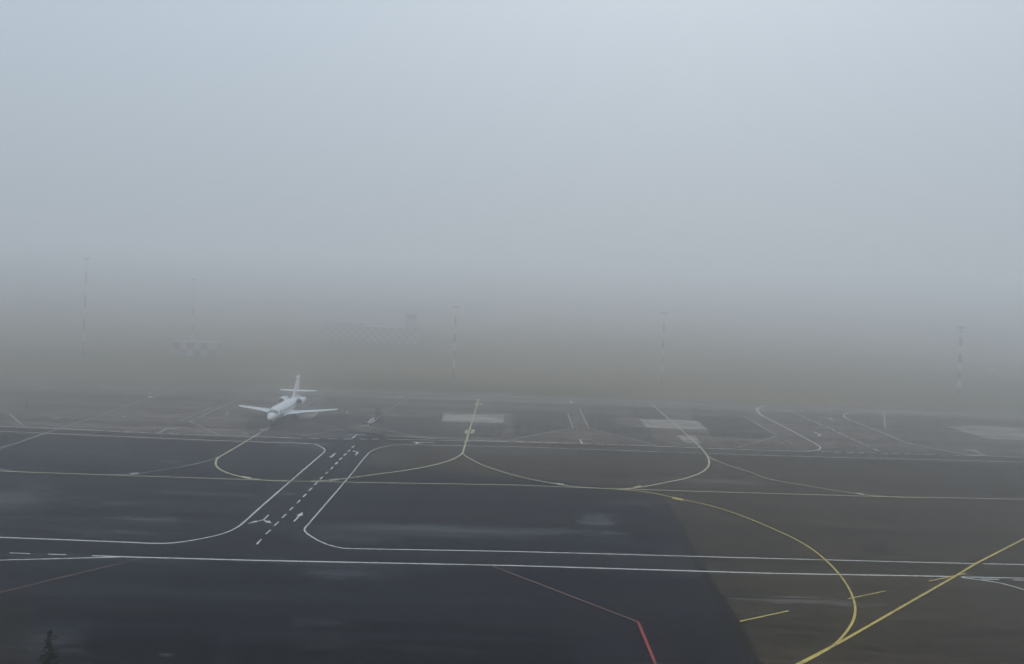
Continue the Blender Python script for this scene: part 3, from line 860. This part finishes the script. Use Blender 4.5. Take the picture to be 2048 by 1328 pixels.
# ------------------------------------------------------------------ light masts
def mast(u, v, height, r, label, heavy=False):
    p = P(u, v)
    root = thing('light_mast', label, 'light mast', p, 0, 'red and white masts on the grass')
    bm = bmesh.new()
    add_box(bm, (-r * 2.4, -r * 2.4, -0.03), (r * 2.4, r * 2.4, 0.7))
    bmesh.ops.bevel(bm, geom=bm.edges[:], offset=0.06, segments=1, affect='EDGES')
    obj('plinth', bm, M_STEEL, root)
    n = 8
    z0, step = 0.7, (height - 1.4) / n
    for k in range(n):
        ra = r * (1 - 0.45 * k / n)
        rb = r * (1 - 0.45 * (k + 1) / n)
        red = k % 2 == 0 if not heavy else k % 2 == 0
        mat = M_MRED if red else M_MWHITE
        bm = bmesh.new()
        za, zb = z0 + k * step, z0 + (k + 1) * step
        if heavy:                                   # lattice: four legs, rings and diagonals
            for i in range(4):
                a = pi / 4 + i * pi / 2
                b = a + pi / 2
                A0, A1 = Vector((ra * cos(a), ra * sin(a), za)), Vector((rb * cos(a), rb * sin(a), zb))
                B0, B1 = Vector((ra * cos(b), ra * sin(b), za)), Vector((rb * cos(b), rb * sin(b), zb))
                add_tube(bm, A0, A1, .075, n=6)
                for q in range(3):
                    c0, c1 = A0.lerp(A1, q / 3), B0.lerp(B1, (q + 1) / 3)
                    d0, d1 = B0.lerp(B1, q / 3), A0.lerp(A1, (q + 1) / 3)
                    add_tube(bm, c0, c1, .045, n=5)
                    add_tube(bm, d0, d1, .045, n=5)
                    add_tube(bm, A0.lerp(A1, q / 3), B0.lerp(B1, q / 3), .045, n=5)
            add_tube(bm, (0, 0, za), (0, 0, zb), .16, n=8)
        else:
            add_tube(bm, (0, 0, za), (0, 0, zb), ra, rb, n=14, cap=(k in (0, n - 1)))
        obj('red_band' if red else 'white_band', bm, mat, root, not heavy)
    zt = height - 0.7
    bm = bmesh.new()
    hw = 1.05 if not heavy else 1.15
    add_tube(bm, (0, 0, zt), (0, 0, zt + .55), r * .5)
    if heavy:
        add_box(bm, (-hw * .75, -.7, zt - .9), (hw * .75, .7, zt - .8))
        for sx in (-1, 1):
            for sy in (-.7, .7):
                add_tube(bm, (sx * hw * .75, sy, zt - .85), (sx * hw * .75, sy, zt + .3), .04, n=6)
            add_tube(bm, (sx * hw * .75, -.7, zt + .3), (sx * hw * .75, .7, zt + .3), .04, n=6)
        for sy in (-.7, .7):
            add_tube(bm, (-hw * .75, sy, zt + .3), (hw * .75, sy, zt + .3), .04, n=6)
    add_tube(bm, (-hw, 0, zt + .5), (hw, 0, zt + .5), .07, n=8)
    add_tube(bm, (-hw * .8, 0, zt + .5), (0, 0, zt + .05), .05, n=6)
    add_tube(bm, (hw * .8, 0, zt + .5), (0, 0, zt + .05), .05, n=6)
    obj('crossarm', bm, M_STEEL, root)
    for x in ((-.95, -.45, .45, .95) if not heavy else (-1.0, -.5, 0, .5, 1.0)):
        bm = bmesh.new()
        M = Matrix.Translation((x, -.12, zt + .62)) @ Matrix.Rotation(R(25), 4, 'X')
        add_box(bm, (-.2, -.14, -.16), (.2, .14, .16), M)
        bmesh.ops.bevel(bm, geom=bm.edges[:], offset=0.03, segments=1, affect='EDGES')
        fl = obj('floodlight', bm, M_STEEL, root)
        bm = bmesh.new()
        add_box(bm, (-.17, -.155, -.13), (.17, -.142, .13), M)
        obj('lens', bm, M_LAMPGL, fl)
    return root

mast(166, 712, 30.5, .33, 'tallest slim red and white mast, standing alone at the far left')
mast(383, 702, 25.0, .27, 'faint slim mast rising behind the low chequered hut')
mast(907, 757, 20.6, .30, 'slim red and white mast behind the first long concrete slab')
mast(1323.5, 768, 20.9, .28, 'slim red and white mast behind the second concrete slab')
mast(1917, 797, 20.3, .52, 'thick red and white lattice mast with a lamp platform at the right', True)

# ------------------------------------------------------------------ chequered buildings on the airfield
def cladding(root, w, d, h, cols, rows, first=0):
    """chequered cladding panels on the front and the sides, each a sheet of its own"""
    cw, chh = w / cols, h / rows
    me = {}
    for key, mat in ((0, M_CLAD_W), (1, M_CLAD_R)):
        bm = bmesh.new()
        add_box(bm, (0.015, -0.05, 0.015), (cw - 0.015, 0.0, chh - 0.015))
        me[key] = bpy.data.meshes.new('cladding_panel')
        bmesh.ops.recalc_face_normals(bm, faces=bm.faces)
        bm.to_mesh(me[key]); bm.free()
        me[key].materials.append(mat)
    for i in range(cols):
        for j in range(rows):
            o = bpy.data.objects.new('cladding_panel', me[(i + j + first) % 2])
            C.objects.link(o)
            o.parent = root
            o.location = (-w / 2 + i * cw, -d / 2, j * chh)
    nd = max(1, round(d / cw))
    for sx in (-1, 1):
        for i in range(nd):
            for j in range(rows):
                o = bpy.data.objects.new('cladding_panel', me[(i + j + first + 1) % 2])
                C.objects.link(o)
                o.parent = root
                if sx > 0:
                    o.location = (w / 2, -d / 2 + i * d / nd, j * chh)
                    o.rotation_euler = (0, 0, pi / 2)
                else:
                    o.location = (-w / 2, -d / 2 + (i + 1) * d / nd, j * chh)
                    o.rotation_euler = (0, 0, -pi / 2)
                o.scale = (d / nd / cw, 1, 1)

p = P(386, 713)
hut = thing('chequered_hut', 'low chequered red and white hut on the grass at the foot of a mast', 'hut', (p.x, p.y + 2.5, -0.03), R(1.5))
wd = 13.4
bm = bmesh.new(); add_box(bm, (-wd / 2, -2.5, 0), (wd / 2, 2.5, 4.5)); obj('wall', bm, M_MWHITE, hut)
cladding(hut, wd, 5.0, 4.5, 6, 2, 0)
bm = bmesh.new(); add_box(bm, (-wd / 2 - .2, -2.7, 4.503), (wd / 2 + .2, 2.7, 4.7)); obj('roof', bm, M_ROOF, hut)
bm = bmesh.new(); add_box(bm, (-6.0, -2.62, 0.0), (-4.9, -2.56, 2.1)); obj('door', bm, M_STEEL, hut)

p = P(737, 684)
hall = thing('chequered_building', 'long chequered building almost lost in the fog with a small tower', 'building', (p.x, p.y + 6, -0.03), R(2.0))
bw = 41.0
bm = bmesh.new(); add_box(bm, (-bw / 2, -6, 0), (bw / 2, 6, 6.3)); obj('wall', bm, M_MWHITE, hall)
cladding(hall, bw, 12, 6.3, 24, 4, 1)
bm = bmesh.new()
add_box(bm, (-bw / 2 - .3, -6.3, 6.303), (bw / 2 + .3, 6.3, 6.6))
obj('roof', bm, M_ROOF, hall)
bm = bmesh.new(); add_box(bm, (-bw / 2 + 1, -5, 6.603), (-2.0, 5, 8.3)); obj('roof_block', bm, M_ROOF, hall)
bm = bmesh.new(); add_box(bm, (15.2, -3, 6.603), (19.8, 2, 12.6)); tw = obj('tower', bm, M_ROOF, hall)
bm = bmesh.new(); add_box(bm, (14.9, -3.3, 12.603), (20.1, 2.3, 12.9)); obj('tower_roof', bm, M_ROOF, tw)
for k in range(3):
    bm = bmesh.new(); add_box(bm, (15.5 + k * 1.45, -3.05, 10.6), (16.6 + k * 1.45, -2.95, 12.0)); obj('window', bm, M_GLASS, tw)

# ------------------------------------------------------------------ small things on the apron
def cone(u, v, label, h=0.9):
    p = P(u, v)
    root = thing('traffic_cone', label, 'traffic cone', (p.x, p.y, 0.012), 0, 'marker cones round the jet')
    bm = bmesh.new(); add_box(bm, (-.24, -.24, 0), (.24, .24, .05)); obj('base', bm, M_RUBBER, root)
    bm = bmesh.new(); lathe_z(bm, [(.052, .19), (h, .045), (h + .01, .02)]); obj('cone', bm, M_CONE, root, True)
    bm = bmesh.new(); lathe_z(bm, [(.3 * h, .155), (.5 * h, .122)]); obj('band', bm, M_GREYPL, root, True)
    return root
cone(454.5, 832.5, 'white marker cone off the wing tip at the left of the jet', 0.95)
cone(693.5, 831.5, 'white marker cone off the wing tip at the right of the jet', 0.95)
cone(522.3, 865, 'small white cone beside the lead in line in front of the nose', 0.75)

p = P(527, 861)
ch = thing('wheel_chock', 'grey wheel chock pair left on the stand ahead of the nose', 'chock', (p.x, p.y, 0.012), R(65))
for k in (-1, 1):
    bm = bmesh.new()
    pr = [(-.16, 0), (.16, 0), (.05, .22), (-.05, .22)]
    loft(bm, [[Vector((x + k * .4, yy, z)) for x, z in pr] for yy in (-.55, .55)])
    obj('wedge', bm, M_GREYPL, ch)
bm = bmesh.new(); add_tube(bm, (-.4, -.6, .06), (.4, -.6, .06), .025, n=6); obj('rope', bm, M_CONERED, ch)

p = P(755.5, 846)
rk = thing('access_stand', 'narrow grey metal access stand of posts and rungs on the old asphalt', 'access stand', (p.x, p.y, 0.006), R(-12))
for sx in (-.42, .42):
    for y0, y1 in ((-.1, -.1), (1.2, .55)):
        bm = bmesh.new()
        add_tube(bm, (sx, y0, 0.1), (sx, y1, 2.85 if y0 < 0 else 2.0), .055, n=8)
        obj('post', bm, M_DKSTEEL, rk)
for z in (.35, .7, 1.05, 1.4, 1.75, 2.3, 2.82):
    bm = bmesh.new()
    add_tube(bm, (-.42, -.1, z), (.42, -.1, z), .05 if z > 1.7 else .04, n=8)
    obj('rung', bm, M_DKSTEEL, rk)
bm = bmesh.new(); add_box(bm, (-.45, -.12, 1.93), (.45, .75, 2.0)); obj('platform', bm, M_DKSTEEL, rk)
for sx in (-.42, .42):
    for y in (-.1, 1.2):
        bm = bmesh.new(); wheel(bm, (sx, y, .1), .1, .08); obj('caster', bm, M_TYRE, rk)

p = P(734, 850)
dl = thing('tow_dolly', 'low dark tow dolly standing on the faded stand outline', 'dolly', (p.x, p.y, 0.014), R(8))
bm = bmesh.new()
add_box(bm, (-.85, -.45, .22), (.85, .45, .30))
add_box(bm, (-.75, -.38, .302), (.1, .38, .46))
bmesh.ops.bevel(bm, geom=bm.edges[:], offset=0.02, segments=1, affect='EDGES')
obj('deck', bm, M_DKSTEEL, dl)
bm = bmesh.new(); add_tube(bm, (.85, 0, .26), (1.6, 0, .2), .035, n=6); add_tube(bm, (1.6, -.2, .2), (1.6, .2, .2), .03, n=6); obj('drawbar', bm, M_DKSTEEL, dl)
for sx in (-.6, .6):
    for sy in (-.42, .42):
        bm = bmesh.new(); wheel(bm, (0, 0, 0), .15, .1)
        o = obj('wheel', bm, M_TYRE, dl); o.location = (sx, sy, .15); o.rotation_euler = (0, 0, pi / 2)

p = P(1985, 744)
mk = thing('marker_box', 'small white marker box standing in the grass to the right of the lattice mast', 'marker box', (p.x, p.y, -0.03))
bm = bmesh.new(); add_box(bm, (-.8, -.35, .35), (.8, .35, 1.15)); bmesh.ops.bevel(bm, geom=bm.edges[:], offset=0.04, segments=2, affect='EDGES'); obj('cabinet', bm, M_CONE, mk)
for sx in (-.6, .6):
    bm = bmesh.new(); add_tube(bm, (sx, 0, 0), (sx, 0, .36), .06, n=8); obj('leg', bm, M_STEEL, mk)

p = P(53, 815)
bp_ = thing('marker_post', 'short dark post on the pale pavement at the far left', 'post', (p.x, p.y, 0.006))
bm = bmesh.new(); lathe_z(bm, [(0, .3), (.08, .3), (.1, .14), (1.0, .13), (1.06, .08)]); obj('shaft', bm, M_DKSTEEL, bp_, True)

# pale strip of a far taxiway seen through the fog
struct(ribbon('far_taxiway', [(700, 704.5), (760, 706), (850, 709)], 5.0, -0.02, M_VERGE))

# ------------------------------------------------------------------ the spruce top at the lower left
YT = 41.0
a_, b_ = 100 - HOR_X, 1258 - HOR_Y
xt = (a_ * CR + b_ * SR) * YT / F_PX
zt = CAM_H - (-a_ * SR + b_ * CR) * YT / F_PX
spruce = thing('spruce_tree', 'thin dark spruce top poking up at the lower left edge', 'tree', (xt, YT, -0.03), 0)
struct(sheet('planting_bed', [(xt - 14, YT - 6), (xt + 14, YT - 6), (xt + 14, YT + 2.6), (xt - 14, YT + 2.6)], -0.02, M_SOIL))
bm = bmesh.new()
nseg = 10
lean = lambda z: Vector((0.05 * sin(z * .9), 0.04 * cos(z * 1.1), z))
for k in range(nseg):
    z0, z1 = zt * k / nseg, zt * (k + 1) / nseg
    r = lambda z: 0.012 + 0.14 * (1 - z / zt)
    add_tube(bm, lean(z0), lean(z1), r(z0), r(z1), n=8, cap=False)
obj('trunk', bm, M_BARK, spruce, True)
bm = bmesh.new()
rnd = random.Random(3)
z = 0.9
while z < zt - 0.02:
    t = 1 - z / zt
    reach = (0.08 + 1.15 * t ** 0.75)
    nb = 5 if t < .25 else 7
    for k in range(nb):
        if rnd.random() < 0.2:
            continue
        a = 2 * pi * (k + rnd.random() * .8) / nb
        ln = reach * rnd.uniform(.55, 1.2)
        d = Vector((cos(a), sin(a), 0))
        tip_up = rnd.uniform(-.35, .05) if t > .12 else rnd.uniform(.0, .7)
        steps = max(4, int(ln / .06))
        for q in range(steps):
            f = (q + 1) / steps
            pnt = lean(z) + d * ln * f + Vector((0, 0, tip_up * ln * f + .12 * ln * f * f))
            # sprays of needles: small crossed slivers drooping from the limb
            for _ in range(5):
                side = d.cross(Vector((0, 0, 1))) * rnd.uniform(-1, 1) + d * rnd.uniform(-.2, .9) + Vector((0, 0, rnd.uniform(-.7, .35)))
                side = side.normalized() * rnd.uniform(.09, .20) * (0.6 + .6 * min(1, ln))
                wv = Vector((rnd.uniform(-1, 1), rnd.uniform(-1, 1), rnd.uniform(-1, 1))).normalized() * .03
                v = [bm.verts.new(pnt + wv), bm.verts.new(pnt - wv), bm.verts.new(pnt + side)]
                bm.faces.new(v)
    z += rnd.uniform(.12, .2) if t < .4 else rnd.uniform(.25, .38)
for _ in range(40):
    pnt = lean(zt - rnd.uniform(0, .35))
    s_ = Vector((rnd.uniform(-1, 1), rnd.uniform(-1, 1), rnd.uniform(.3, 1.6))).normalized() * rnd.uniform(.06, .14)
    wv = Vector((rnd.uniform(-1, 1), rnd.uniform(-1, 1), 0)).normalized() * .014
    bm.faces.new([bm.verts.new(pnt + wv), bm.verts.new(pnt - wv), bm.verts.new(pnt + s_)])
obj('crown', bm, M_NEEDLE, spruce)

# ------------------------------------------------------------------ the fog
m = bpy.data.materials.new('haze')
m.use_nodes = True
nt = m.node_tree
nt.nodes.clear()
ho = nt.nodes.new('ShaderNodeOutputMaterial')
hv = nt.nodes.new('ShaderNodeVolumePrincipled')
hv.inputs['Color'].default_value = (*HAZE_COL, 1)
hv.inputs['Density'].default_value = HAZE_DENSITY
hv.inputs['Anisotropy'].default_value = HAZE_G
nt.links.new(hv.outputs[0], ho.inputs['Volume'])
bm = bmesh.new()
add_box(bm, (-1650, -300, -1.03), (1650, 2450, 41.0))
hz = obj('haze', bm, m)
hz['kind'] = 'stuff'
